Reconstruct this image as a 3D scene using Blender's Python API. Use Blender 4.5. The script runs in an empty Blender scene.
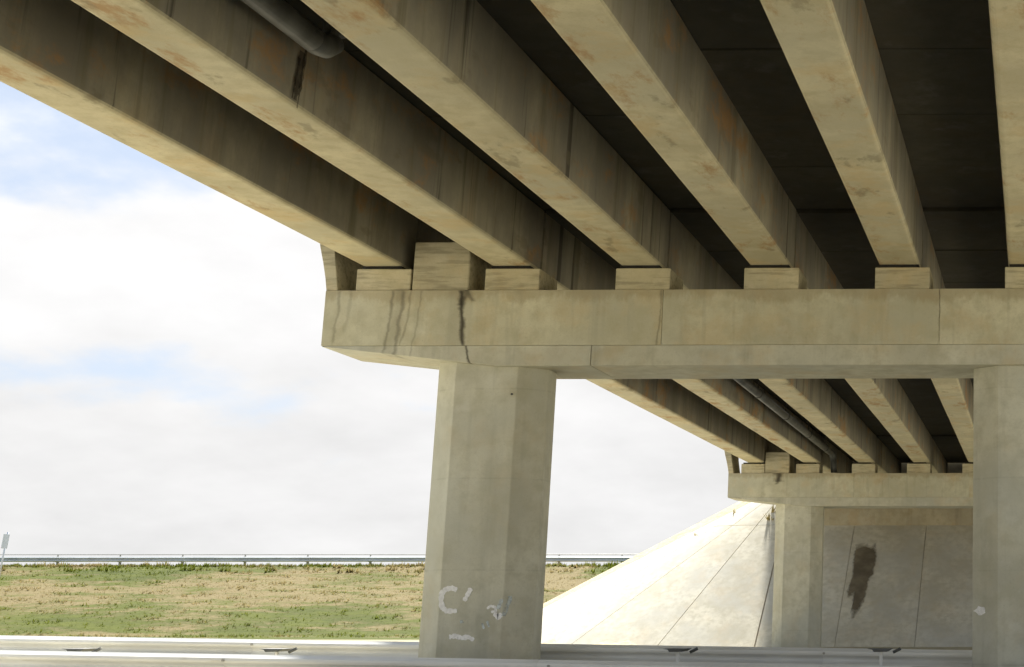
import bpy, bmesh, math, random
from mathutils import Vector, Matrix
R = math.radians
random.seed(7)
sc = bpy.context.scene
col = sc.collection

# ------------------------------------------------------------------ camera
EYE = 1.35
FPX, PITCH, YAW, PX = 1500.0, R(11), R(.84), 1012.0
PY = 606 - FPX*math.tan(PITCH)
cd = bpy.data.cameras.new('camera'); cam = bpy.data.objects.new('camera', cd); col.objects.link(cam)
cd.sensor_fit = 'HORIZONTAL'; cd.sensor_width = 36; cd.lens = 36*FPX/1024
cd.shift_x = -(PX-512)/1024; cd.shift_y = (PY-333.5)/1024
cd.clip_start = .1; cd.clip_end = 6000
CAMX = .06
cam.location = (CAMX, 0, EYE); cam.rotation_euler = (R(90)+PITCH, 0, YAW)
sc.camera = cam

# ------------------------------------------------------------------ world, sun, exposure
SUN_EL, SUN_AZ = R(48), R(-10)      # azimuth clockwise from +Y
sun_dir = Vector((math.sin(SUN_AZ)*math.cos(SUN_EL), math.cos(SUN_AZ)*math.cos(SUN_EL), math.sin(SUN_EL)))
w = bpy.data.worlds.new('World'); sc.world = w; w.use_nodes = True
N, L = w.node_tree.nodes, w.node_tree.links
N.clear()
def wn(t, **k):
    n = N.new(t)
    for a, v in k.items(): setattr(n, a, v)
    return n
def wm(op, a, b=None, c=None):
    n = N.new('ShaderNodeMath'); n.operation = op
    for i, v in enumerate((a, b, c)):
        if v is None: continue
        if isinstance(v, (int, float)): n.inputs[i].default_value = v
        else: L.new(v, n.inputs[i])
    return n.outputs[0]
sky = wn('ShaderNodeTexSky', sky_type='NISHITA', sun_disc=False, sun_elevation=SUN_EL, sun_rotation=SUN_AZ,
         altitude=100, air_density=1.0, dust_density=1.6, ozone_density=1.0)
tc = wn('ShaderNodeTexCoord'); sp = wn('ShaderNodeSeparateXYZ'); L.new(tc.outputs['Generated'], sp.inputs[0])
zz = wm('MAXIMUM', sp.outputs[2], 0.0)
den = wm('ADD', zz, .34)
cb = wn('ShaderNodeCombineXYZ')
L.new(wm('DIVIDE', sp.outputs[0], den), cb.inputs[0]); L.new(wm('DIVIDE', sp.outputs[1], den), cb.inputs[1])
def cloud_noise(scale, detail, loc, rough=.55):
    mp = wn('ShaderNodeMapping'); mp.inputs['Location'].default_value = loc; L.new(cb.outputs[0], mp.inputs[0])
    n = wn('ShaderNodeTexNoise'); n.inputs['Scale'].default_value = scale; n.inputs['Detail'].default_value = detail
    n.inputs['Roughness'].default_value = rough; L.new(mp.outputs[0], n.inputs['Vector']); return n.outputs[0]
n1 = cloud_noise(2.1, 9, (13.70, 17.10, 26.0), .52)
n2 = cloud_noise(4.5, 6, (7.7, 3.2, 2.0))
# denser low down, where one looks through more of the layer
cov = wm('ADD', n1, wm('MULTIPLY_ADD', zz, -1.0, .268))
mr = wn('ShaderNodeMapRange', interpolation_type='SMOOTHSTEP'); L.new(cov, mr.inputs[0])
mr.inputs[1].default_value = .45; mr.inputs[2].default_value = .56
shade = wn('ShaderNodeMapRange'); L.new(n2, shade.inputs[0])
shade.inputs[1].default_value = .3; shade.inputs[2].default_value = .7; shade.inputs[3].default_value = .90; shade.inputs[4].default_value = 1.05
cc = wn('ShaderNodeMixRGB', blend_type='MULTIPLY'); cc.inputs[0].default_value = 1
L.new(wm('MULTIPLY', shade.outputs[0], wm('MULTIPLY_ADD', wm('POWER', zz, 1.6), 2.0, 1.0)), cc.inputs[2])     # cloud layer brightens towards the zenith
cc.inputs[1].default_value = (1.11, 1.105, 1.10, 1)
base = wn('ShaderNodeMixRGB', blend_type='MULTIPLY'); base.inputs[0].default_value = 1     # haze-thinned blue between the clouds
L.new(sky.outputs[0], base.inputs[1]); base.inputs[2].default_value = (.20, .19, .20, 1)
hz = wn('ShaderNodeMixRGB'); hz.inputs[0].default_value = .75
L.new(base.outputs[0], hz.inputs[1]); hz.inputs[2].default_value = (.78, .92, 1.10, 1)
mx = wn('ShaderNodeMixRGB'); L.new(mr.outputs[0], mx.inputs[0]); L.new(hz.outputs[0], mx.inputs[1]); L.new(cc.outputs[0], mx.inputs[2])
bg = wn('ShaderNodeBackground'); bg.inputs[1].default_value = .15; L.new(mx.outputs[0], bg.inputs[0])
out = wn('ShaderNodeOutputWorld'); L.new(bg.outputs[0], out.inputs[0])

sd = bpy.data.lights.new('sun', 'SUN'); sd.energy = 2.9; sd.angle = R(4); sd.color = (1, .95, .86)
sun = bpy.data.objects.new('sun', sd); col.objects.link(sun)
sun.rotation_euler = sun_dir.to_track_quat('Z', 'Y').to_euler(); sun.location = sun_dir*60
sc.view_settings.view_transform = 'Standard'; sc.view_settings.look = 'None'
sc.view_settings.gamma = 1; sc.view_settings.use_curve_mapping = False
sc.view_settings.exposure = 2.42
sc.cycles.diffuse_bounces = 7; sc.cycles.max_bounces = 10

# ------------------------------------------------------------------ pixel helper (a direction, met with a known surface)
FW = Vector((-math.sin(YAW)*math.cos(PITCH), math.cos(YAW)*math.cos(PITCH), math.sin(PITCH)))
RT = Vector((math.cos(YAW), math.sin(YAW), 0)); UP = RT.cross(FW)
O = Vector((CAMX, 0, EYE))
def ray(x, y): return RT*((x-PX)/FPX) + UP*((PY-y)/FPX) + FW
def onY(x, y, Y): d = ray(x, y); return O + d*(Y/d.y)
def on_plane(x, y, p, n): d = ray(x, y); return O + d*((p-O).dot(n)/d.dot(n))

# ------------------------------------------------------------------ helpers
class MB:
    def __init__(s): s.v = []; s.f = []
    def add(s, vs, fs):
        k = len(s.v); s.v += [tuple(p) for p in vs]; s.f += [tuple(i+k for i in f) for f in fs]; return s
    def box(s, x0, x1, y0, y1, z0, z1):
        vs = [(x, y, z) for z in (z0, z1) for y in (y0, y1) for x in (x0, x1)]
        return s.add(vs, [(0,2,3,1), (4,5,7,6), (0,1,5,4), (2,6,7,3), (0,4,6,2), (1,3,7,5)])
    def prism(s, prof, axis, a0, a1):
        # prof: closed list of 2D points; axis 'x': (y,z), 'y': (x,z), 'z': (x,y)
        def P(p, a): return {'x': (a, p[0], p[1]), 'y': (p[0], a, p[1]), 'z': (p[0], p[1], a)}[axis]
        n = len(prof); vs = [P(p, a0) for p in prof]+[P(p, a1) for p in prof]
        fs = [(i, (i+1) % n, (i+1) % n+n, i+n) for i in range(n)]+[tuple(range(n-1, -1, -1)), tuple(range(n, 2*n))]
        return s.add(vs, fs)
    def tube(s, pts, r, n=12, caps=True):
        pts = [Vector(p) for p in pts]; rings = []
        for i, p in enumerate(pts):
            d = (pts[min(i+1, len(pts)-1)]-pts[max(i-1, 0)]).normalized()
            a = d.cross(Vector((0, 0, 1)) if abs(d.z) < .9 else Vector((0, 1, 0))).normalized(); b = d.cross(a)
            rr = r[i] if isinstance(r, (list, tuple)) else r
            rings.append([p+(a*math.cos(2*math.pi*k/n)+b*math.sin(2*math.pi*k/n))*rr for k in range(n)])
        vs = [q for g in rings for q in g]
        fs = [(i*n+k, i*n+(k+1) % n, (i+1)*n+(k+1) % n, (i+1)*n+k) for i in range(len(pts)-1) for k in range(n)]
        if caps: fs += [tuple(range(n-1, -1, -1)), tuple(range((len(pts)-1)*n, len(pts)*n))]
        return s.add(vs, fs)
    def mesh(s, name, mat, bevel=0, smooth=False, recalc=True):
        me = bpy.data.meshes.new(name); me.from_pydata(s.v, [], s.f)
        bm = bmesh.new(); bm.from_mesh(me)
        if recalc: bmesh.ops.recalc_face_normals(bm, faces=bm.faces)
        if bevel:
            es = [e for e in bm.edges if e.is_manifold and e.calc_face_angle(0) > .5]
            bmesh.ops.bevel(bm, geom=es, offset=bevel, segments=2, affect='EDGES', profile=.5)
        bm.to_mesh(me); bm.free()
        if smooth:
            for p in me.polygons: p.use_smooth = True
        me.materials.append(mat); return me
    def build(s, name, mat, parent=None, **k):
        return link(name, s.mesh(name, mat, **k), parent)
def link(name, me, parent=None, loc=None):
    o = bpy.data.objects.new(name, me); col.objects.link(o)
    if parent: o.parent = parent
    if loc is not None: o.location = loc
    return o
def tag(o, label=None, cat=None, group=None, kind=None):
    if label: o['label'] = label
    if cat: o['category'] = cat
    if group: o['group'] = group
    if kind: o['kind'] = kind
    return o
def thing(name, label, cat, loc=(0, 0, 0), group=None):
    o = bpy.data.objects.new(name, None); col.objects.link(o); o.location = loc; o.empty_display_size = .3
    return tag(o, label, cat, group)

# ------------------------------------------------------------------ materials
class Mat:
    def __init__(s, name, rough=.85, spec=.3, metal=0):
        s.m = bpy.data.materials.new(name); s.m.use_nodes = True; s.t = s.m.node_tree
        s.b = s.t.nodes['Principled BSDF']; s.b.inputs['Roughness'].default_value = rough
        s.b.inputs['Specular IOR Level'].default_value = spec; s.b.inputs['Metallic'].default_value = metal
        s.tc = s.t.nodes.new('ShaderNodeTexCoord'); s.oi = s.t.nodes.new('ShaderNodeObjectInfo')
        a = s.t.nodes.new('ShaderNodeVectorMath'); a.operation = 'MULTIPLY_ADD'
        cr = s.t.nodes.new('ShaderNodeCombineXYZ')
        for i in range(3): s.t.links.new(s.oi.outputs['Random'], cr.inputs[i])
        s.t.links.new(cr.outputs[0], a.inputs[0]); a.inputs[1].default_value = (37, 91, 13); s.t.links.new(s.tc.outputs['Object'], a.inputs[2])
        s.rv = a.outputs[0]; s.ov = s.tc.outputs['Object']
        s.sep = s.t.nodes.new('ShaderNodeSeparateXYZ'); s.t.links.new(s.ov, s.sep.inputs[0])
        s.X, s.Y, s.Z = s.sep.outputs
    def noise(s, scale, detail=4, stretch=(1, 1, 1), rough=.55, vec=None, off=(0, 0, 0), rnd=True):
        mp = s.t.nodes.new('ShaderNodeMapping'); mp.inputs['Scale'].default_value = stretch; mp.inputs['Location'].default_value = off
        s.t.links.new(vec or (s.rv if rnd else s.ov), mp.inputs[0])
        n = s.t.nodes.new('ShaderNodeTexNoise'); n.inputs['Scale'].default_value = scale; n.inputs['Detail'].default_value = detail
        n.inputs['Roughness'].default_value = rough; s.t.links.new(mp.outputs[0], n.inputs['Vector']); return n.outputs[0]
    def math(s, op, a, b=None, c=None, clamp=False):
        n = s.t.nodes.new('ShaderNodeMath'); n.operation = op; n.use_clamp = clamp
        for i, v in enumerate((a, b, c)):
            if v is None: continue
            if isinstance(v, (int, float)): n.inputs[i].default_value = v
            else: s.t.links.new(v, n.inputs[i])
        return n.outputs[0]
    def ramp(s, v, a, b, lo=0., hi=1.):
        n = s.t.nodes.new('ShaderNodeMapRange'); n.interpolation_type = 'SMOOTHSTEP'
        s.t.links.new(v, n.inputs[0]); n.inputs[1].default_value = a; n.inputs[2].default_value = b
        n.inputs[3].default_value = lo; n.inputs[4].default_value = hi; return n.outputs[0]
    def mix(s, f, a, b, mode='MIX'):
        n = s.t.nodes.new('ShaderNodeMixRGB'); n.blend_type = mode
        for i, v in enumerate((f, a, b)):
            if isinstance(v, (int, float)): n.inputs[i].default_value = v
            elif isinstance(v, tuple): n.inputs[i].default_value = v+(1,) if len(v) == 3 else v
            else: s.t.links.new(v, n.inputs[i])
        return n.outputs[0]
    def color(s, c):
        if isinstance(c, tuple): s.b.inputs['Base Color'].default_value = c+(1,)
        else: s.t.links.new(c, s.b.inputs['Base Color'])
        return s
    def bump(s, v, strength=.3, dist=.01):
        n = s.t.nodes.new('ShaderNodeBump'); n.inputs['Strength'].default_value = strength; n.inputs['Distance'].default_value = dist
        s.t.links.new(v, n.inputs['Height']); s.t.links.new(n.outputs[0], s.b.inputs['Normal']); return s

def concrete(name, base, streak=.0, grime_shade=.0, lift=0, topz=None, efflo=.3, tint=.35, rust=.0, board=None, dark=.0, marks=(), fine=1.0):
    m = Mat(name, .88, .25)
    big = m.noise(.9, 5); med = m.noise(4.5, 6, rough=.6); fin = m.noise(38, 5, rough=.65)
    b = Vector(base)
    c = m.mix(m.ramp(big, .3, .7), tuple(b*.84), tuple(b*1.12))
    c = m.mix(m.ramp(med, .38, .70, 0, .8), c, tuple(Vector((b.x*.80, b.y*.79, b.z*.74))))
    c = m.mix(m.ramp(fin, .52, .78, 0, .5), c, tuple(b*.62))
    tone = m.noise(.55, 3, off=(11, 4, 2))
    c = m.mix(m.ramp(tone, .45, .7, 0, .45), c, tuple(Vector((b.x*.88, b.y*.93, b.z*1.04))))
    warm = m.noise(1.3, 5, off=(21, 3, 8), rough=.62)
    c = m.mix(m.ramp(warm, .5, .68, 0, tint), c, (b.x*.98, b.y*.80, b.z*.58))
    pale = m.noise(2.1, 6, off=(6, 31, 3), rough=.66)
    c = m.mix(m.ramp(pale, .56, .72, 0, efflo), c, (min(.8, b.x*1.22), min(.8, b.y*1.24), min(.8, b.z*1.38)))
    if lift:                         # pour lines and the print of the shutter boards
        fr = m.math('FRACT', m.math('DIVIDE', m.math('ADD', m.Z, m.math('MULTIPLY', m.noise(1.2, 2, off=(0, 5, 0)), .03)), lift))
        ln = m.ramp(m.math('ABSOLUTE', m.math('SUBTRACT', fr, .5)), .012/lift*.5, .03/lift*.5, 1, 0)
        c = m.mix(m.math('MULTIPLY', ln, m.ramp(med, .35, .6, .03, .22)), c, tuple(b*.5))
        step = m.math('FRACT', m.math('MULTIPLY', m.math('FLOOR', m.math('ADD', m.math('DIVIDE', m.Z, lift), .5)), .37))
        c = m.mix(m.math('MULTIPLY', step, .15), c, (b.x*.8, b.y*.82, b.z*.86))
    if topz is not None:             # grime and rust washed off the ledge above
        tz = m.math('SUBTRACT', topz, m.Z); tn = m.noise(3.2, 6, (1, 1, .25), rough=.7, off=(4, 4, 9))
        k = m.math('MULTIPLY', m.ramp(m.math('SUBTRACT', tz, m.math('MULTIPLY', m.math('SUBTRACT', tn, .35), .55)), -.02, .10, 1, 0), .42)
        c = m.mix(k, c, (b.x*.52, b.y*.42, b.z*.30))
    pits = m.noise(95, 2, rough=.5)
    c = m.mix(m.ramp(pits, .70, .76, 0, .5), c, tuple(b*.35))
    h = m.math('MULTIPLY_ADD', fin, .5, m.math('MULTIPLY', med, .8))
    if streak:
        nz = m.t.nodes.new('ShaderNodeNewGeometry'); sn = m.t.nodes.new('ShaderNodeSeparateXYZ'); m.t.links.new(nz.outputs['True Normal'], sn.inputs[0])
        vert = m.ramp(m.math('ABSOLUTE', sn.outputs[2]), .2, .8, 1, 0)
        if grime_shade:       # shade painted into the vertical faces, along with patchy weathering
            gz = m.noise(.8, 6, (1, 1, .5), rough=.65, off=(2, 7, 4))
            c = m.mix(m.math('MULTIPLY', m.ramp(gz, .25, .6, .55, 1), m.math('MULTIPLY', vert, grime_shade)), c, (b.x*.27, b.y*.28, b.z*.36))
        if grime_shade:       # thin dark drips
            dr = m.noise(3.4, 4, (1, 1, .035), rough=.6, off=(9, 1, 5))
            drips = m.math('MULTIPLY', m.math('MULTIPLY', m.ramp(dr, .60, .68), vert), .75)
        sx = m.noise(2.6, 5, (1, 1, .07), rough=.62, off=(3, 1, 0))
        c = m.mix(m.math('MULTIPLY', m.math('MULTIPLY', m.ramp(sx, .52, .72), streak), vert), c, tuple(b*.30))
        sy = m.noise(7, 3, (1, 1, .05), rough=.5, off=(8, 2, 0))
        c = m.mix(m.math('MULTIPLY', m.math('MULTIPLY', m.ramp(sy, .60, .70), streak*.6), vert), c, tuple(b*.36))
        if grime_shade: c = m.mix(drips, c, (b.x*.07, b.y*.07, b.z*.08))
    if rust:
        rr = m.noise(1.1, 7, (1.5, .6, 1), rough=.72, off=(5, 9, 1))
        c = m.mix(m.math('MULTIPLY', m.ramp(rr, .53, .68), rust), c, (.36, .20, .075))
        r2 = m.noise(2.2, 6, (1, .5, 1), rough=.6, off=(1, 3, 6))
        c = m.mix(m.math('MULTIPLY', m.ramp(r2, .60, .67), rust*.6), c, (.17, .145, .095))
    if board:                       # fine timber-formwork grain; board = axis stretch
        g = m.noise(16, 4, board, rough=.6)
        c = m.mix(m.ramp(g, .46, .66, 0, .6), c, tuple(b*.45)); h = m.math('MULTIPLY_ADD', g, .8, h)
    for (x0, x1, z0, z1, wd, st) in marks:      # run-off stains: a wavering line from (x0,z0) down to (x1,z1)
        t = m.math('DIVIDE', m.math('SUBTRACT', m.Z, z0), z1-z0)
        wob = m.math('MULTIPLY', m.math('SUBTRACT', m.noise(5, 4, (.2, .2, 1), off=(x0, 0, 0), rnd=False), .5), .10)
        cx = m.math('ADD', m.math('MULTIPLY_ADD', m.math('MULTIPLY', t, t), x1-x0, x0), wob)
        d = m.math('ABSOLUTE', m.math('SUBTRACT', m.X, cx))
        wv = m.math('MULTIPLY', m.math('MULTIPLY_ADD', m.noise(9, 3, (1, 1, 1), off=(x0, 2, 0), rnd=False), 1.9, -.05), wd)
        k = m.ramp(m.math('DIVIDE', d, wv), .0, 1.0, 1, 0)
        k = m.math('MULTIPLY', k, m.math('MULTIPLY', m.ramp(t, -.02, .03), m.ramp(t, .9, 1.06, 1, 0)))
        k = m.math('MULTIPLY', k, m.ramp(m.Y, .25, .35, 1, 0))
        c = m.mix(m.math('MULTIPLY', k, st), c, (.035, .03, .022))
    m.color(c); m.bump(h, .35*fine, .012)
    return m.m

CB = (.56, .54, .41)
M = {}
M['girder'] = concrete('girder_concrete', (.56, .51, .35), grime_shade=.84, streak=1.0, rust=.75, fine=1.0, tint=.45)
M['cap'] = concrete('cap_concrete', CB, streak=.22, rust=.12)
M['capband'] = concrete('cap_band_concrete', (.535, .525, .43), streak=.2, rust=.1)
M['column'] = concrete('column_concrete', (.535, .525, .43), streak=.16, lift=1.22, tint=.18)
M['block'] = concrete('block_concrete', (.545, .495, .345), board=(.12, 1, 1), rust=.15)
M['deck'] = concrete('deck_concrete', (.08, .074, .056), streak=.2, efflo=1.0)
M['slope'] = concrete('slope_concrete', (.62, .59, .49), rust=.06, efflo=.12, tint=.18)
M['abut'] = concrete('abutment_concrete', (.45, .40, .29), streak=.3, rust=.25)
def flat(name, c, rough=.7, spec=.3, metal=0, var=.25, sc_=6):
    m = Mat(name, rough, spec, metal); b = Vector(c)
    n = m.noise(sc_, 5); m.color(m.mix(m.ramp(n, .35, .68), tuple(b*(1-var)), tuple(b*(1+var)))); m.bump(n, .15, .005); return m.m
M['rubber'] = flat('bearing_rubber', (.02, .02, .018), .8)
M['pipe'] = flat('drain_pipe_plastic', (.10, .105, .10), .45, .4, var=.35, sc_=3)
M['clamp'] = flat('clamp_steel', (.09, .09, .085), .55, .4, .6)
M['dark_steel'] = flat('dark_steel', (.09, .095, .095), .6)
M['sign_face'] = flat('sign_face', (.68, .74, .82), .5, var=.06)
M['sign_pole'] = flat('sign_pole', (.68, .72, .78), .45, .4, .4, var=.08)
M['stain'] = flat('bitumen_stain', (.185, .155, .105), .8, var=.25, sc_=2)
M['runoff'] = flat('runoff_stain', (.05, .042, .03), .85, var=.4)
M['paint'] = flat('white_spray_paint', (.80, .80, .80), .6, var=.1, sc_=30)
M['bluepaint'] = flat('pale_blue_spray_paint', (.60, .67, .70), .6, var=.1, sc_=30)
M['joint'] = flat('joint_filler', (.42, .37, .30), .9)
def galv(name, c, metal=.12, rough=.45):
    m = Mat(name, rough, .5, metal); b = Vector(c)
    n = m.noise(2.2, 5, (.3, 1, 1)); n2 = m.noise(14, 4, (.15, 1, 1))
    k = m.mix(m.ramp(n, .3, .7), tuple(b*.86), tuple(b*1.08)); k = m.mix(m.ramp(n2, .58, .76, 0, .5), k, (b.x*.62, b.y*.55, b.z*.45))
    m.color(k); return m.m
M['galv'] = galv('galvanised_steel', (.74, .75, .74))
M['galv_dull'] = galv('weathered_galvanised_steel', (.74, .75, .74), .12, .5)
M['far_rail'] = galv('far_rail_steel', (.55, .59, .62), .3, .55)
M['post'] = galv('guardrail_post_steel', (.34, .34, .32), .4, .5)
# worn paint and ragged stain edges: break the surface up with noise
def worn(mat, scale, lo, hi):
    t = mat.node_tree; tc_ = t.nodes.new('ShaderNodeTexCoord'); n = t.nodes.new('ShaderNodeTexNoise'); n.inputs['Scale'].default_value = scale
    n.inputs['Detail'].default_value = 6; t.links.new(tc_.outputs['Object'], n.inputs['Vector'])
    r = t.nodes.new('ShaderNodeMapRange'); r.inputs[1].default_value = lo; r.inputs[2].default_value = hi
    t.links.new(n.outputs[0], r.inputs[0]); t.links.new(r.outputs[0], t.nodes['Principled BSDF'].inputs['Alpha'])
worn(M['paint'], 9, .05, .42); worn(M['bluepaint'], 9, .30, .62); 
def soak(mat):      # a stain thins out towards its rim, unevenly
    t = mat.node_tree; a = t.nodes.new('ShaderNodeAttribute'); a.attribute_name = 'fade'
    tc_ = t.nodes.new('ShaderNodeTexCoord'); n = t.nodes.new('ShaderNodeTexNoise'); n.inputs['Scale'].default_value = 4; n.inputs['Detail'].default_value = 7
    t.links.new(tc_.outputs['Object'], n.inputs['Vector'])
    ma = t.nodes.new('ShaderNodeMath'); ma.operation = 'MULTIPLY_ADD'; t.links.new(n.outputs[0], ma.inputs[0]); ma.inputs[1].default_value = 1.1; t.links.new(a.outputs['Fac'], ma.inputs[2])
    r = t.nodes.new('ShaderNodeMapRange'); r.inputs[1].default_value = .80; r.inputs[2].default_value = 1.25; r.inputs[4].default_value = .88
    t.links.new(ma.outputs[0], r.inputs[0]); t.links.new(r.outputs[0], t.nodes['Principled BSDF'].inputs['Alpha'])
soak(M['stain'])
worn(M['runoff'], 3, .1, .75)

def ground_mat():
    m = Mat('bank_grass_and_soil', .95, .1)
    patch = m.noise(.085, 6, (1, 1.6, 1), rnd=False, rough=.6, off=(3.1, 0, 0)); small = m.noise(.8, 7, (.5, 1.2, 1), rnd=False, rough=.75); fin = m.noise(7, 4, rnd=False)
    # the foot of the bank and a strip below the crest stay green, the middle has dried out
    foot = m.ramp(m.Z, .4, 2.9, .10, -.11); crest = m.ramp(m.Z, 2.3, 3.1, 0, .24)
    left = m.ramp(m.X, -52, -44, 1, 0.25); left = m.math('MAXIMUM', left, m.ramp(m.X, -28, -25.5))
    g = m.math('ADD', m.math('ADD', patch, foot), m.math('MULTIPLY', crest, left))
    g = m.math('ADD', g, m.math('MULTIPLY', m.math('SUBTRACT', small, .5), .95))
    dry = m.mix(m.ramp(fin, .3, .7), (.118, .094, .042), (.17, .138, .066))
    grn = m.mix(m.ramp(small, .35, .65), (.036, .050, .005), (.070, .082, .010))
    c = m.mix(m.ramp(g, .42, .62), dry, grn)
    soil = m.mix(m.ramp(fin, .3, .7), (.40, .36, .25), (.50, .45, .32))
    near = m.ramp(m.Y, 58, 64, 1, 0)                  # gravelly soil beneath and around the bridge
    c = m.mix(m.math('MULTIPLY', near, m.ramp(small, .3, .6, .75, 1)), c, soil)
    m.color(c); m.bump(m.math('ADD', small, m.math('MULTIPLY', fin, .4)), .7, .12); return m.m
M['ground'] = ground_mat()
def grass_mat():
    m = ground_mat(); m.name = 'grass_blades'; t = m.node_tree; b = t.nodes['Principled BSDF']
    tr = t.nodes.new('ShaderNodeBsdfTranslucent'); mxs = t.nodes.new('ShaderNodeMixShader'); mxs.inputs[0].default_value = .5
    src0 = b.inputs['Base Color'].links[0].from_socket; gg = t.nodes.new('ShaderNodeMixRGB'); gg.blend_type = 'MULTIPLY'; gg.inputs[0].default_value = 1; gg.inputs[2].default_value = (1.55, 1.55, 1.5, 1)
    t.links.new(src0, gg.inputs[1]); src = gg.outputs[0]; t.links.new(src, b.inputs['Base Color']); t.links.new(src, tr.inputs[0])
    for l in list(b.inputs['Normal'].links): t.links.remove(l)
    o_ = next(n for n in t.nodes if n.type == 'OUTPUT_MATERIAL')
    t.links.new(b.outputs[0], mxs.inputs[1]); t.links.new(tr.outputs[0], mxs.inputs[2]); t.links.new(mxs.outputs[0], o_.inputs[0]); return m
M['grass'] = grass_mat()
def bounce_pavement():  # unseen roads coloured pale to bounce light up under the deck
    m = Mat('pale_bounce_pavement', .9, .3); n = m.noise(.5, 5, rnd=False); f2 = m.noise(60, 3, rnd=False)
    c = m.mix(m.ramp(n, .3, .7), (.34, .315, .25), (.42, .39, .31)); c = m.mix(m.ramp(f2, .5, .7, 0, .3), c, (.25, .23, .19))
    m.color(c); m.bump(f2, .4, .004); return m.m
M['bounce_pavement'] = bounce_pavement()
M['line'] = flat('road_line_paint', (.75, .75, .72), .6, var=.08, sc_=20)
def weed_mat():
    m = Mat('dry_weed', .9, .1); m.color(m.mix(m.noise(3, 2), (.30, .26, .13), (.48, .41, .24))); return m.m
M['weed'] = weed_mat()

# ------------------------------------------------------------------ dimensions (metres above the road: rel + EYE)
Y1, Y2, YE = 20.0, 48.2, 57.7              # front of the piers, end of the bridge
CAPD = 1.25                                # depth of a pier cap
GX = [-8.92+1.784*i for i in range(7)]    # girder centre lines
ZG = 4.60+EYE; GH = .87                    # girder soffit and depth
XL, XR, XC = -9.65, 2.51, -3.57        # ends and middle of the pier caps
SLOPE_TOE, SLOPE_K = 50.6, 1.17            # abutment slope: foot and run per rise
APEX = Vector((-9.2, YE, (YE-SLOPE_TOE)/SLOPE_K))
RX = 11.6

# ------------------------------------------------------------------ ground
def smooth(a, b, t):
    t = max(0, min(1, (t-a)/(b-a))); return t*t*(3-2*t)
def terrain(x, y):
    base = -.0144*max(-30, min(20, x))*(1-smooth(46, 50, y)) if y > 0 else -.0144*max(-30, min(20, x))
    # raised road in the distance
    crest_y, foot_y = 94., 70.
    if y <= crest_y-1: bank = 3.75*max(0, (y-foot_y)/(crest_y-1-foot_y))
    elif y <= 108: bank = 3.75
    else: bank = max(0, 3.75-(y-108)/2.2)
    if foot_y < y < crest_y-2: bank += .10*math.sin(x*.31+y*.2)*math.sin(y*.5+x*.11)
    # approach embankment behind the abutment
    dx = max(0, abs(x-XC)-5.83)
    emb = APEX.z+.25-dx/1.9
    if y < YE:
        k = math.hypot(dx/RX, (YE-y)/(YE-SLOPE_TOE)); emb = APEX.z*(1-k) - .3
    return max(base, bank, emb)
def axis(pts):
    r = []
    for a, b, s in pts:
        n = max(1, round((b-a)/s)); r += [a+(b-a)*i/n for i in range(n)]
    return r+[pts[-1][1]]
xs = axis([(-3000, -400, 650), (-400, -90, 40), (-90, -28, 1.5), (-28, 26, 1.0), (26, 90, 4), (90, 400, 40), (400, 3000, 650)])
ys = axis([(-3000, -200, 400), (-200, -20, 20), (-20, 48, 2), (48, 112, 1.0), (112, 200, 8), (200, 3000, 400)])
g = MB(); nx = len(xs)
vs = [(x, y, terrain(x, y)) for y in ys for x in xs]
g.add(vs, [(j*nx+i, j*nx+i+1, (j+1)*nx+i+1, (j+1)*nx+i) for j in range(len(ys)-1) for i in range(nx-1)])
tag(g.build('ground', M['ground'], smooth=True, recalc=False), kind='structure')

def strip(name, mat, x0, x1, y0, y1, dz, n=120):
    m = MB(); X = [x0+(x1-x0)*i/n for i in range(n+1)]
    m.add([(x, y, terrain(x, y)+dz) for x in X for y in (y0, y1)], [(2*i, 2*i+2, 2*i+3, 2*i+1) for i in range(n)])
    return m.build(name, mat, recalc=False)
tag(strip('road', M['bounce_pavement'], -90, 90, 4, 15.5, .012), kind='structure')
tag(strip('road', M['bounce_pavement'], -90, 90, 25, 44, .012), kind='structure')
tag(strip('road', M['bounce_pavement'], -90, -20, 97, 106, .02), kind='structure')
for yy in (4.5, 14.9, 25.6, 43.3):
    tag(strip('edge_line', M['line'], -90, 90, yy, yy+.15, .018), kind='structure')

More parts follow.
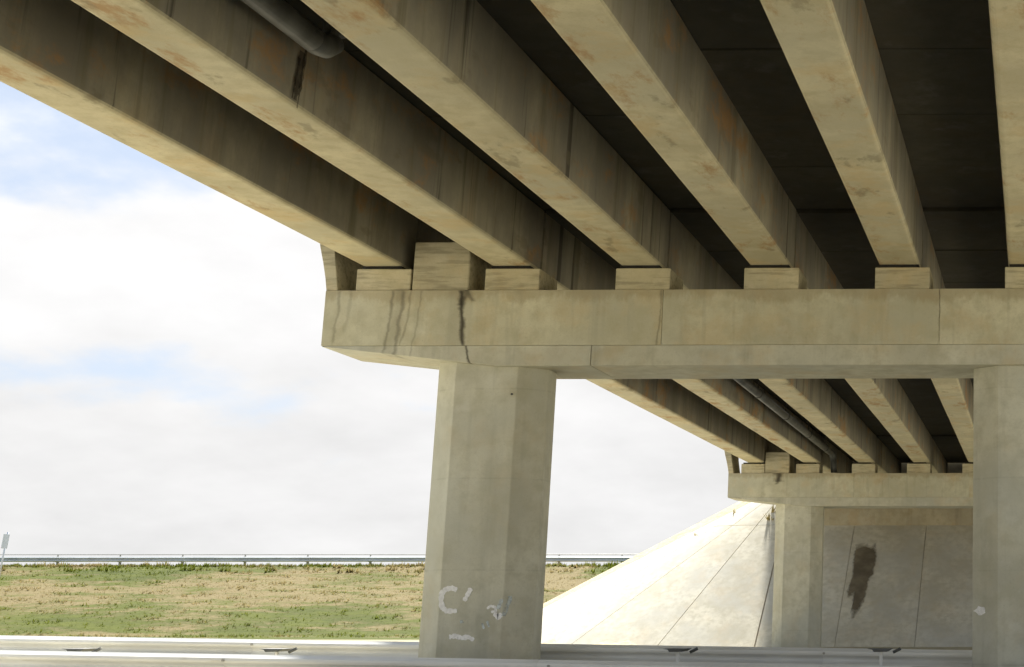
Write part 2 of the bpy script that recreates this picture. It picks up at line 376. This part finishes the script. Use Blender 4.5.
# ------------------------------------------------------------------ piers
COLX = (-7.39, .0)
CHW, CHC, CHD = .425, .34, .27      # octagonal column: half front face, chamfer width and depth
def col_profile():
    hw, c, d, dep = CHW, CHC, CHD, .88
    return [(-hw, 0), (hw, 0), (hw+c, d), (hw+c, dep-d), (hw, dep), (-hw, dep), (-hw-c, dep-d), (-hw-c, d)]
def make_pier(Y, dz, label, seams_up, seams_lo, capmat, bandmat):
    p = thing('bridge_pier', label, 'bridge pier', (0, Y, 0), 'concrete bridge piers')
    zt, zb, zl = 4.25+EYE+dz, 3.48+EYE+dz, 3.20+EYE+dz
    MB().box(XL+.03, XR-.03, .03, CAPD-.03, zb-.01, zt-.02).build('cap_core', capmat, p)
    cuts = [XL]+seams_up+[XR]
    for a, b in zip(cuts, cuts[1:]):
        MB().box(a+(.002 if a > XL else 0), b-(.002 if b < XR else 0), 0, CAPD, zb, zt).build('cap_block', capmat, p, bevel=.006)
    kl, kr = XL+2.4, XR-2.4
    def low(x):
        e = max(0, kl-x, x-kr)/2.4
        return zl+(zb-.012-zl)*min(1, e)
    cuts = [XL]+seams_lo+[XR]
    for a, b in zip(cuts, cuts[1:]):
        a2, b2 = a+(.004 if a > XL else .012), b-(.004 if b < XR else .012)
        X = sorted({a2, b2, *[x for x in (kl, kr) if a < x < b]})
        prof = [(x, low(x)) for x in X]+[(b2, zb-.003), (a2, zb-.003)]
        MB().prism(prof, 'y', .004, CAPD-.004).build('cap_base_block', bandmat, p, bevel=.006)
    for x in COLX:
        zbase = terrain(x, Y)-.4
        MB().prism([(x+a, .10+b) for a, b in col_profile()], 'z', zbase, zl+.16).build('column', M['column'], p, bevel=.010)
    for i, x in enumerate(GX):
        j = .05+random.uniform(-.015, .015); hh = ZG-.045+dz
        b = MB().box(x-.375+j, x+.375+j, .02, .80, zt, hh).build('bearing_pedestal', M['block'], p, bevel=.012)
        MB().box(x-.27, x+.27, .05, .74, hh+.001, ZG+dz-.001).build('bearing_pad', M['rubber'], b)
    for s in (-1, 1):
        mx_ = lambda v: v if s < 0 else 2*XC-v          # mirrored about the bridge's middle
        a, b = sorted((mx_(-8.48), mx_(-7.70)))
        MB().box(a, b, .03, 1.05, zt, zt+.69).build('shear_key', M['block'], p, bevel=.02)
        prof = [(mx_(-u), zt+v) for u, v in [(9.65, 0), (9.49, 0), (9.53, .25), (9.57, .5), (9.60, .9), (9.84, .9), (9.79, .62), (9.73, .40), (9.68, .18)]]
        MB().prism(prof, 'y', .01, CAPD-.02).build('end_cheek_wall', M['block'], p, bevel=.01)
    return p
zt0 = 4.25+EYE
marks1 = [(-7.77, -7.70, zt0, zt0-.80, .065, .9), (-7.72, -7.78, zt0, zt0-.22, .09, .6), (-7.69, -7.60, zt0, zt0-.16, .06, .5),
          (-8.72, -8.80, zt0, zt0-.9, .04, .38), (-8.58, -8.66, zt0, zt0-.95, .05, .42), (-8.64, -8.72, zt0, zt0-.95, .16, .16), (-8.47, -8.58, zt0, zt0-.8, .03, .3), (-9.45, -9.5, zt0, zt0-.75, .04, .3), (-9.3, -9.36, zt0, zt0-.6, .05, .2), (-8.33, -8.44, zt0, zt0-.95, .025, .25),
          (-5.02, -5.08, zt0, zt0-.8, .03, .4), (-1.22, -1.24, zt0, zt0-.8, .015, .25)]
capm1 = concrete('near_cap_concrete', CB, topz=zt0, streak=.22, rust=.12, marks=marks1)
bandm1 = concrete('near_cap_band_concrete', (.535, .525, .43), streak=.25, rust=.1, marks=[m_ for m_ in marks1 if m_[3] < zt0-.85]+[(-7.66, -7.58, zt0-.76, zt0-1.04, .035, .8)])
marks2 = [(-8.05, -8.05, zt0-.06, zt0-.34, .24, .75), (-8.0, -8.1, zt0-.06, zt0-.42, .1, .6)]
capm2 = concrete('far_cap_concrete', CB, topz=zt0-.06, streak=.25, rust=.2, marks=marks2)
pier1 = make_pier(Y1, 0, 'long concrete pier with black runoff crack stain and sprayed graffiti on its column', [-5.0, -1.22], [-5.95], capm1, bandm1)
pier2 = make_pier(Y2, -.06, 'concrete pier before the paved abutment slope, dark smudge below its shear key', [-5.6, -1.9], [-3.6], capm2, M['capband'])

# spray paint on the columns: strokes traced on the column's front face
def stroke(parent, pts, width, mat, Yf, name='graffiti_stroke', seed=0):
    rr = random.Random(seed); P = [onY(x, y, Yf) for x, y in pts]
    Q = []
    for a, b in zip(P, P[1:]):
        for k in range(6): Q.append(a.lerp(b, k/6))
    Q.append(P[-1]); m = MB(); vs = []
    for i, q in enumerate(Q):
        d = (Q[min(i+1, len(Q)-1)]-Q[max(i-1, 0)]).normalized(); n = Vector((-d.z, 0, d.x))
        w_ = width*(.75+.5*rr.random())*(.6 if i in (0, len(Q)-1) else 1)/2
        vs += [q+n*w_, q-n*w_]
    fs = [(2*i, 2*i+1, 2*i+3, 2*i+2) for i in range(len(Q)-1)]
    vs = [(v.x-parent.matrix_world.translation.x, v.y-parent.parent.location.y, v.z) for v in vs]
    o = m.add(vs, fs).build(name, mat, parent, recalc=False); return o
pier2.location.x = -.12
cols1 = [c for c in pier1.children if c.name.startswith('column')]
YF = Y1+.10-.004
for i, (pts, w_, mt) in enumerate([
        ([(457, 590), (452, 588), (446, 589), (442, 593), (441, 600), (442, 607), (446, 611), (457, 611)], .065, 'paint'),
        ([(471, 588), (468, 594), (464, 601)], .06, 'paint'),
        ([(449, 637), (455, 636), (462, 638), (468, 637), (474, 640)], .06, 'paint'),
        ([(487, 609), (490, 606), (495, 607), (496, 611), (491, 612)], .035, 'paint'),
        ([(494, 613), (498, 617), (502, 614)], .07, 'paint'), ([(498, 609), (500, 604), (502, 599)], .045, 'bluepaint'),
        ([(460, 622), (464, 621)], .04, 'bluepaint'), ([(482, 623), (484, 629)], .03, 'bluepaint'), ([(487, 621), (489, 627)], .03, 'bluepaint')]):
    stroke(cols1[0], pts, w_, M[mt], YF, seed=i)
nR = Vector((CHD, -CHC, 0)).normalized(); pR = Vector((COLX[0]+CHW, Y1+.10, 0))+nR*.005
vs = []
for i_, (x_, y_) in enumerate([(503.5, 616), (505, 611), (507, 606), (509, 601), (510, 596)]):
    for dd in (-2.2, 2.2): v = on_plane(x_+dd+(i_ % 2)*.6, y_, pR, nR); vs.append((v.x, v.y-Y1, v.z))
MB().add(vs, [(2*i_, 2*i_+1, 2*i_+3, 2*i_+2) for i_ in range(4)]).build('graffiti_stroke', M['bluepaint'], cols1[0], recalc=False)
# shutter tie holes
cols2 = [c for c in pier2.children if c.name.startswith('column')]
for par, (x_, y_), Yf in ((cols1[0], (512, 394), None), (cols2[0], (789, 518), Y2+.097)):
    q = on_plane(x_, y_, pR, nR) if Yf is None else onY(x_, y_, Yf)
    dn = nR if Yf is None else Vector((0, -1, 0)); q = Vector((q.x-par.parent.location.x, q.y-par.parent.location.y, q.z))
    MB().tube([q-dn*.02, q+dn*.002], .014, 10).build('tie_hole_plug', M['dark_steel'], par)
# the smudge on the middle column sits on its left-hand chamfer
def chamfer_pt(x, y):
    p = Vector((COLX[1]-CHW, Y1+.10, 0)); n = Vector((-CHD, -CHC, 0)).normalized()
    return on_plane(x, y, p+n*.005, n)
ctr = (980, 611); rr = random.Random(3); vs = [chamfer_pt(*ctr)]
for k in range(14):
    a = k/14*2*math.pi; r_ = .65+.5*rr.random(); vs.append(chamfer_pt(ctr[0]+6.5*r_*math.cos(a), ctr[1]+4.6*r_*math.sin(a)))
MB().add([(v.x, v.y-Y1, v.z) for v in vs], [(0, 1+k, 1+(k+1) % 14) for k in range(14)]).build('graffiti_stroke', M['paint'], cols1[1], recalc=False)

# ------------------------------------------------------------------ girders
def girder_mesh(L_):
    hw, r = .285, .06
    prof = []
    for s in (1, -1):
        arc = [(s*(hw-r+r*math.sin(a)), r-r*math.cos(a)) for a in [i*math.pi/8 for i in range(5)]]
        side = arc+[(s*(hw+.012), GH)]
        prof += side if s == 1 else side[::-1]
    n = max(4, int(L_/1.4)); m = MB(); k = len(prof); rng = random.Random(int(L_*10)); vs = []
    for i in range(n+1):
        j = rng.uniform(-.004, .004); vs += [(x+j, L_*i/n, z) for x, z in prof]
    fs = [(i*k+q, i*k+(q+1) % k, (i+1)*k+(q+1) % k, (i+1)*k+q) for i in range(n) for q in range(k)]
    fs += [tuple(range(k-1, -1, -1)), tuple(range(n*k, n*k+k))]
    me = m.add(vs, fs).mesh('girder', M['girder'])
    return me
ORD = ['outermost', 'second', 'third', 'fourth', 'fifth', 'sixth', 'seventh', 'eighth', 'ninth', 'tenth', 'eleventh']
SPANS = [(-8.2, Y1+.42, 0, 'over the near road'), (Y1+.50, Y2+.42, -.03, 'in the span between the two piers'), (Y2+.50, YE+.2, -.06, 'above the paved slope')]
for (a, b, dz, where) in SPANS:
    me = girder_mesh(b-a)
    for i, x in enumerate(GX):
        nm = 'outermost' if i == 0 else ORD[i]
        lab = (f'outermost concrete girder along the open edge, {where}' if i == 0
               else f'{nm} concrete girder from the open edge, {where}')
        o = link('bridge_girder', me, loc=(x, a, ZG+dz)); tag(o, lab, 'girder', 'concrete bridge girders')
        if dz == -.03: o.rotation_euler.x = -math.atan(.06/(b-a)); o.location.z = ZG

g2 = [o for o in bpy.data.objects if o.name.startswith('bridge_girder') and abs(o.location.x-GX[1]) < .01 and o.location.y < -8][0]
face = GX[1]+.30
def on_x(x, y): d = ray(x, y); return O+d*((face-O.x)/d.x)
for (xa, ya, xb_, yb, w_) in ((307, 46, 297, 108, .028), (300, 58, 292, 98, .02), (303, 52, 295, 100, .06)):
    a, b = on_x(xa, ya), on_x(xb_, yb); m = MB(); vs = []
    for i in range(13):
        q = a.lerp(b, i/12); r_ = w_*(.6+.8*random.random())*(1 if i < 9 else .6)
        vs += [(face-GX[1], q.y-r_+8.2, q.z-ZG), (face-GX[1], q.y+r_+8.2, q.z-ZG)]
    m.add(vs, [(2*i, 2*i+1, 2*i+3, 2*i+2) for i in range(12)]).build('runoff_stain', M['runoff'], g2, recalc=False)

# ------------------------------------------------------------------ decks
def make_deck(a, b, dz, label, y_from, nplank):
    t = thing('bridge_deck', label, 'bridge deck', (0, a, 0), 'bridge deck slabs')
    z0 = ZG+GH+dz
    MB().box(XC-6.53, XC+6.53, 0, b-a-.003, z0+.10, z0+.32).build('deck_slab', M['deck'], t, bevel=.02)
    wd = 1.784-.60; Ln = (b-max(a, y_from)-.1)/nplank
    pm = MB().box(-wd/2-.02, wd/2+.02, 0, Ln-.02, 0, .06).mesh('deck_plank', M['deck'], bevel=.008)
    for i in range(len(GX)-1):
        for j in range(nplank):
            o = link('deck_plank', pm, t, ((GX[i]+GX[i+1])/2, max(a, y_from)-a+.05+j*Ln, z0+.012+random.uniform(0, .02)))
    MB().box(XC-6.3, XC+6.3, 0, max(.05, max(a, y_from)-a), z0+.006, z0+.08).build('deck_soffit', M['deck'], t) if y_from > a else None
    for s in (-1, 1):
        prof = [(XC+s*u, z0+v) for u, v in [(6.53, .322), (6.18, .322), (6.23, .55), (6.35, 1.1), (6.51, 1.1)]]
        MB().prism(prof, 'y', 0, b-a-.003).build('parapet', M['abut'], t, bevel=.01)
    return t
make_deck(-8.2, Y1+.46, 0, 'concrete deck and soffit planks over the near road', 6, 7)
make_deck(Y1+.46, Y2+.46, -.03, 'concrete deck and soffit planks carried between the two piers', -99, 12)
make_deck(Y2+.46, YE+.3, -.06, 'short concrete deck ending at the abutment above the slope', -99, 4)

# ------------------------------------------------------------------ drain pipes
def drain(label, pts, r, elbow, hangers, group='drain pipes under the deck'):
    t = thing('drain_pipe', label, 'pipe', pts[0], group); o0 = Vector(pts[0])
    rel = [Vector(p)-o0 for p in pts]
    MB().tube(rel, r, 20).build('pipe_run', M['pipe'], t, smooth=True)
    if elbow: MB().tube([Vector(p)-o0 for p in elbow], r*1.0, 20).build('elbow', M['pipe'], t, smooth=True)
    for y in hangers:
        x, z = pts[0][0], pts[0][2]+(pts[-1][2]-pts[0][2])*(y-pts[0][1])/(pts[-1][1]-pts[0][1])
        m = MB(); n = 20
        vs = [(x-o0.x+math.cos(2*math.pi*k/n)*q, y-o0.y+d, z-o0.z+math.sin(2*math.pi*k/n)*q) for d in (-.03, .03) for q in (r+.002, r+.014) for k in range(n)]
        fs = []
        for k in range(n):
            k2 = (k+1) % n
            fs += [(n+k, n+k2, 3*n+k2, 3*n+k), (k, k2, n+k2, n+k), (2*n+k, 3*n+k, 3*n+k2, 2*n+k2)]
        m.add(vs, fs); m.box(x-o0.x-.012, x-o0.x+.012, y-o0.y-.012, y-o0.y+.012, z-o0.z+r+.01, ZG+GH+.1-o0.z)
        m.build('pipe_hanger', M['clamp'], t)
    return t
xp = (GX[1]+GX[2])/2-.22; zp = ZG+.44
drain('grey plastic drain pipe that stops short of the pier, over the near road', [(xp, -8, zp), (xp, 12.75, zp)], .112,
      [(xp, 12.6, zp), (xp, 12.86, zp), (xp, 13.02, zp+.03), (xp, 13.13, zp+.10), (xp, 13.18, zp+.22), (xp, 13.18, ZG+GH+.05)], (2.5, 7.0, 11.4))
xq = xp+.02
drain('grey drain pipe running on between the second and third girders to the paved slope', [(xq, 25.0, zp-.04), (xq, 48.0, zp-.22)], .10,
      [(xq, 47.8, zp-.22), (xq, 48.2, zp-.23), (xq, 48.55, zp-.35), (xq, 48.7, zp-.6), (xq, 48.72, 4.25+EYE)], (27, 31, 35, 39, 43, 46.5))

# ------------------------------------------------------------------ abutment and paved slope
ab = thing('abutment', 'concrete abutment beam across the top of the paved slope', 'abutment', (0, YE, 0))
zs = 2.93+EYE; ys_ = SLOPE_TOE+zs*SLOPE_K
MB().box(-9.3, 2.16, ys_-YE-.02, ys_-YE+1.0, zs-.3, zs+.72).build('abutment_beam', M['abut'], ab, bevel=.02)
MB().box(XC-6.3, XC+6.3, .45, .95, zs-.2, ZG+GH+.2).build('back_wall', M['abut'], ab, bevel=.02)
for x in GX:
    MB().box(x-.40, x+.40, ys_-YE+.03, ys_-YE+.75, zs+.72, ZG-.06-.04).build('bearing_pedestal', M['block'], ab, bevel=.012)
for s in (-1, 1):
    MB().prism([(XC+s*u, v) for u, v in [(5.93, zs+.6), (5.75, zs+.6), (5.75, ZG+GH), (6.03, ZG+GH)]], 'y', -.9, .44).build('wing_wall', M['block'], ab, bevel=.01)

sp_ = thing('slope_paving', 'pale concrete slab paving curving round the abutment slope', 'slope paving', (0, 0, 0))
def slope_pt(phi, k):
    # phi 0 = towards -X (open side), pi/2 = straight towards the camera; k 0 apex .. 1 foot
    return Vector((APEX.x-RX*math.cos(phi)*k, APEX.y-(YE-SLOPE_TOE)*math.sin(phi)*k, APEX.z*(1-k)))
def slab(quad_rows, name, th, mat):
    """quad_rows: grid of top points -> closed slab"""
    m = MB(); nr, ncol = len(quad_rows), len(quad_rows[0])
    top = [p for r_ in quad_rows for p in r_]
    bot = []
    for i in range(nr):
        for j in range(ncol):
            a = quad_rows[min(i+1, nr-1)][j]-quad_rows[max(i-1, 0)][j]; b = quad_rows[i][min(j+1, ncol-1)]-quad_rows[i][max(j-1, 0)]
            n = a.cross(b); n = n.normalized() if n.length > 1e-6 else Vector((0, 0, 1)); n = n if n.z > 0 else -n
            bot.append(quad_rows[i][j]-n*th)
    K = nr*ncol; fs = []
    for i in range(nr-1):
        for j in range(ncol-1):
            q = (i*ncol+j, i*ncol+j+1, (i+1)*ncol+j+1, (i+1)*ncol+j); fs += [q, tuple(x+K for x in reversed(q))]
    edge = [i for i in range(ncol)]+[i*ncol+ncol-1 for i in range(1, nr)]+[(nr-1)*ncol+j for j in range(ncol-2, -1, -1)]+[i*ncol for i in range(nr-2, 0, -1)]
    for a, b in zip(edge, edge[1:]+edge[:1]): fs.append((a, b, b+K, a+K))
    return m.add(top+bot, fs).build(name, mat, sp_)
kmid = 1-zs/APEX.z
phis = [-.62, -.20, .16, .44, .70, .97, 1.28, math.pi/2]
for a, b in zip(phis, phis[1:]):
    for k0, k1 in ((.03, kmid-.0012), (kmid+.0012, 1.06)):
        rows = []
        for i in range(5):
            k = k0+(k1-k0)*i/4; g_ = .010/max(.5, RX*.75*k); off = 0
            rows.append([slope_pt(a+g_+(b-a-2*g_)*j/6, k)+Vector((0, 0, off)) for j in range(7)])
        slab(rows, 'concrete_panel', .14, M['slope'])
xb = [-9.18, -6.55, -3.9, -1.25, 2.04]
panels = []
def plane_pt(x, k): return Vector((x, APEX.y-(YE-SLOPE_TOE)*k, APEX.z*(1-k)))
for a, b in zip(xb, xb[1:]):
    off = Vector((0, 0, random.uniform(-.006, .006)))
    rows = [[plane_pt(x, k)+off for x in (a+.008, b-.008)] for k in (kmid-.02, 1.06)]
    panels.append((slab(rows, 'concrete_panel', .14, M['slope']), off))
# joint filler bed under the panels
MB().add([plane_pt(x, k)-Vector((0, 0, .05)) for k in (0.3, 1.06) for x in (-9.2, 2.06)], [(0, 1, 3, 2)]).build('joint_bed', M['joint'], sp_, recalc=False)
rows = [[slope_pt(phis[0]+(phis[-1]-phis[0])*j/40, k)-Vector((0, 0, .05)) for j in range(41)] for k in (.03, 1.06)]
MB().add([p for r_ in rows for p in r_], [(j, j+1, 42+j, 41+j) for j in range(40)]).build('joint_bed', M['joint'], sp_, recalc=False)
# dark spill on the paving: outline met with the slope plane
nrm = Vector((0, -APEX.z, YE-SLOPE_TOE)).cross(Vector((1, 0, 0))); nrm = Vector((0, -1, SLOPE_K)).normalized()
p0 = plane_pt(0, .5)+nrm*.016
outl = [(855, 545), (862, 544), (869, 545), (876, 543), (876, 552), (878, 556), (875, 565), (873, 574), (868, 582), (866, 592), (864, 602), (859, 612), (853, 619), (850, 614), (853, 604), (852, 597), (847, 597), (848, 588), (851, 577), (852, 564), (854, 554)]
V = [on_plane(x+random.uniform(-.5, .5), y, p0, nrm) for x, y in outl]; c0 = sum(V, Vector())/len(V)
c0 = on_plane(862, 570, p0, nrm)
nV = len(V); vin = [c0.lerp(v, .66) for v in V]; vout = [c0.lerp(v, 1.13) for v in V]
st = MB().add([c0]+vin+vout, [(0, 1+k, 1+(k+1) % nV) for k in range(nV)]+[(1+k, 1+nV+k, 1+nV+(k+1) % nV, 1+(k+1) % nV) for k in range(nV)]).build('dark_stain', M['stain'], panels[1][0], recalc=False)
at = st.data.attributes.new('fade', 'FLOAT', 'POINT')
for k in range(1+2*nV): at.data[k].value = 1. if k <= nV else 0.
st['label'] = 'dark brown spill stain running down the slab'

# ------------------------------------------------------------------ guardrails
def wbeam_profile(): # (depth towards the road, height from the middle)
    return [(.0, .155), (.012, .158), (.035, .140), (.078, .115), (.083, .085), (.078, .06), (.012, .022), (.0, 0),
            (.012, -.022), (.078, -.06), (.083, -.085), (.078, -.115), (.035, -.140), (.012, -.158), (.0, -.155)]
def guardrail(label, Y, ztop, x0, x1, face, seg, post_dx, px0, mat, post_y=0, bracket=False, skip=(), base=None):
    t = thing('guardrail', label, 'guardrail', (x0, Y, 0), 'steel guardrails')
    prof = wbeam_profile(); n = len(prof); k = 0; x = x0
    while x < x1-.1:
        b = min(x1, x+seg+.12); m = MB(); o_ = .004*(k % 2)
        za, zb_ = ztop(x)-.157, ztop(b)-.157
        vs = [(xx-x0, face*(p+o_), z+q) for xx, z in ((x, za), (b, zb_)) for p, q in prof]
        vs += [(xx-x0, face*(p+o_-.004), z+q) for xx, z in ((x, za), (b, zb_)) for p, q in prof]
        fs = [(i, i+1, n+i+1, n+i) for i in range(n-1)]+[(2*n+i, 3*n+i, 3*n+i+1, 2*n+i+1) for i in range(n-1)]
        fs += [(0, n, 3*n, 2*n), (n-1, 3*n-1, 4*n-1, 2*n-1)]
        r_ = m.add(vs, fs).build('rail', mat, t, smooth=False)
        # splice bolts
        for q in (.085, -.085):
            MB().tube([(x+.14-x0, face*.083, za+q), (x+.14-x0, face*.098, za+q)], .018, 6).build('splice_bolt', M['post'], r_)
        x += seg; k += 1
    x = px0
    while x < x1:
        if not any(a < x < b for a, b in skip):
            z = ztop(x); zb_ = (terrain(x, Y) if base is None else base)-.3
            pr = [(-.06, 0), (.06, 0), (.06, .015), (-.045, .015), (-.045, .095), (.06, .095), (.06, .11), (-.06, .11)]
            q = MB().prism([(x-x0+a, (-.125-b)*face+post_y*0) for a, b in pr], 'z', zb_, z-.02).build('post', M['post'], t)
            MB().box(x-x0-.07, x-x0+.07, *sorted((-.004*face, -.12*face)), z-.33, z-.035).build('spacer', M['dark_steel'] if bracket else M['post'], t, bevel=.01)
        x += post_dx
    return t
grade = lambda x: -.0144*max(-30, min(20, x))
# columns stand between the two rails
guardrail('galvanised guardrail behind the pier columns, bright where it leaves the bridge shade', 21.35, lambda x: .735+grade(x), -19, 14, -1, 4.0, 2.0, -18.2, M['galv'])
guardrail('low galvanised guardrail along the road in front of the pier columns', 18.75, lambda x: .605+grade(x)*1.15, -18, 13, -1, 4.0, 2.0, -17.3, M['galv_dull'])
# dark brackets of the tie bars between the two rails
BL = {81: 'dark tie bracket between the guardrails, second out from the painted column', 277: 'dark tie bracket between the guardrails, first outside the painted column',
      678: 'dark tie bracket between the guardrails, below the bright paved cone', 881: 'dark tie bracket between the guardrails, below the stained slab'}
for px_ in (81, 277, 678, 881):
    p = onY(px_, 650, 20.2); x = p.x
    z = p.z
    t = tag(bpy.data.objects.new('rail_bracket', None), BL[px_], 'bracket', 'tie brackets between guardrails')
    col.objects.link(t); t.location = (x, 20.2, terrain(x, 20.2))
    h = z-terrain(x, 20.2)
    prof = [(-.17, h+.02), (.15, h+.02), (.09, h-.018), (-.08, h-.022), (-.10, h+.008)]
    MB().prism(prof, 'y', -.16, .16).build('bracket_plate', M['dark_steel'], t, bevel=.004)
    MB().box(-.02, .02, -.02, .02, -.3, h-.02).build('post', M['galv'], t, bevel=.006)
    MB().tube([(.16, 0, h-.03), (.26, 0, h+.02)], .02, 8).build('bolt', M['dark_steel'], t)

# far guardrail on the raised road, with a thin upper tube
fy, fz = 95.5, 3.75
t = guardrail('distant guardrail on posts along the crest of the grassy bank', fy, lambda x: fz+.66, -92, -18, -1, 4.0, 4.0, -90, M['far_rail'], base=fz)
MB().tube([(0, .05, fz+.80), (74, .05, fz+.80)], .022, 8).build('top_tube', M['post'], t)
for i in range(19): MB().box(i*4+1.97, i*4+2.03, .11, .17, fz-.2, fz+.81).build('post', M['post'], t)

# ------------------------------------------------------------------ road sign at the left end of the bank
b0 = onY(-2.5, 583, 84.0); bz = terrain(b0.x, 84.0)
s = thing('road_sign', 'small pale blue sign on a slim leaning pole in the grass bank', 'road sign', (b0.x, 84.0, bz))
MB().tube([(0, 0, -.3), (.10, 0, 1.4), (.23, 0, 3.05)], .045, 10).build('pole', M['sign_pole'], s, smooth=True)
pl = MB().box(-.17, .17, -.08, -.05, 2.15, 2.95).build('sign_panel', M['sign_face'], s, bevel=.01); pl.rotation_euler.y = .075; pl.location.x = .0
MB().box(-.12, .12, -.05, -.03, 2.45, 2.52).build('clamp', M['clamp'], pl)

# ------------------------------------------------------------------ grass on the bank and weeds on the paving edge
def tuft(m, x, y, z, h, n, rr, lean=.5):
    for _ in range(n):
        a = rr.random()*6.283; wv = h*.16; d = Vector((math.cos(a), math.sin(a), 0)); s_ = Vector((-d.y, d.x, 0))*wv
        o_ = Vector((x, y, z))+d*h*.15*rr.random(); hh = h*(.6+.6*rr.random()); tip = o_+d*hh*lean*rr.random()+Vector((0, 0, hh))
        k = len(m.v); m.v += [tuple(o_-s_), tuple(o_+s_), tuple(tip)]; m.f.append((k, k+1, k+2))
rr = random.Random(11); gm = MB()
for _ in range(26000):
    y = 66+28.5*rr.random()**.85; x = -76+62*rr.random()
    if x > -30 and math.hypot(max(0, -9.2-x)/RX, (YE-y)/(YE-SLOPE_TOE) if y < YE else 0) < 1.05: continue
    clump = math.sin(x*1.3+y*.7)*math.sin(y*1.9-x*.4)
    tuft(gm, x, y, terrain(x, y)-.02, (.05+.09*rr.random())*(1.3 if clump > .3 else .7), 4, rr, 1.6)
for _ in range(2600):
    x = -76+56*rr.random(); y = 92.6+1.2*rr.random(); tuft(gm, x, y, terrain(x, y)-.02, .12+.12*rr.random()**2, 5, rr)
for _ in range(420):                  # ragged weeds along the crest and scattered clumps on the bank
    x = -74+54*rr.random(); y = 93.2+.9*rr.random() if rr.random() < .6 else 90+3*rr.random()
    hgt = .10+.26*rr.random()**3
    for q in range(5): tuft(gm, x+rr.uniform(-.4, .4), y+rr.uniform(-.2, .2), terrain(x, y)-.03, hgt*(.6+.6*rr.random()), 6, rr, .9)
tag(gm.build('grass', M['grass'], recalc=False), 'short patchy grass, part dried, covering the roadside bank', 'grass', kind='stuff')
for i, (px_, py_, h, lab) in enumerate([(695, 535, .28, 'small grey weed on the rim of the concrete cone'), (734, 513, .42, 'taller dry weed near the top of the concrete cone'), (676, 545, .2, 'tiny weed low on the rim of the concrete cone'),
                                        (769, 520, .55, 'yellow dry grass tuft beside the far pier column'), (773, 512, .6, 'dry stalks above the paving joint at the far column')]):
    # where the rim of the cone meets this direction
    best = min(((on := slope_pt(ph/100, k/100)), (ph, k)) for ph in range(-60, 158, 2) for k in range(5, 100, 2)) if False else None
    d = ray(px_, py_).normalized(); bp = None; bd = 9e9
    for ph in range(-60, 158, 2):
        for k in range(5, 104):
            q = slope_pt(ph/100, k/100); dist = ((q-O)-d*(q-O).dot(d)).length
            if dist < bd: bd = dist; bp = q
    m = MB(); r2 = random.Random(i); tuft(m, 0, 0, -.03, h*.5, 7, r2, 1.4); tuft(m, .15, 0, -.03, h*.3, 5, r2, 1.6)
    o_ = m.build('weed', M['weed'], recalc=False); o_.location = bp; tag(o_, lab, 'weed', 'weeds on the slope paving')
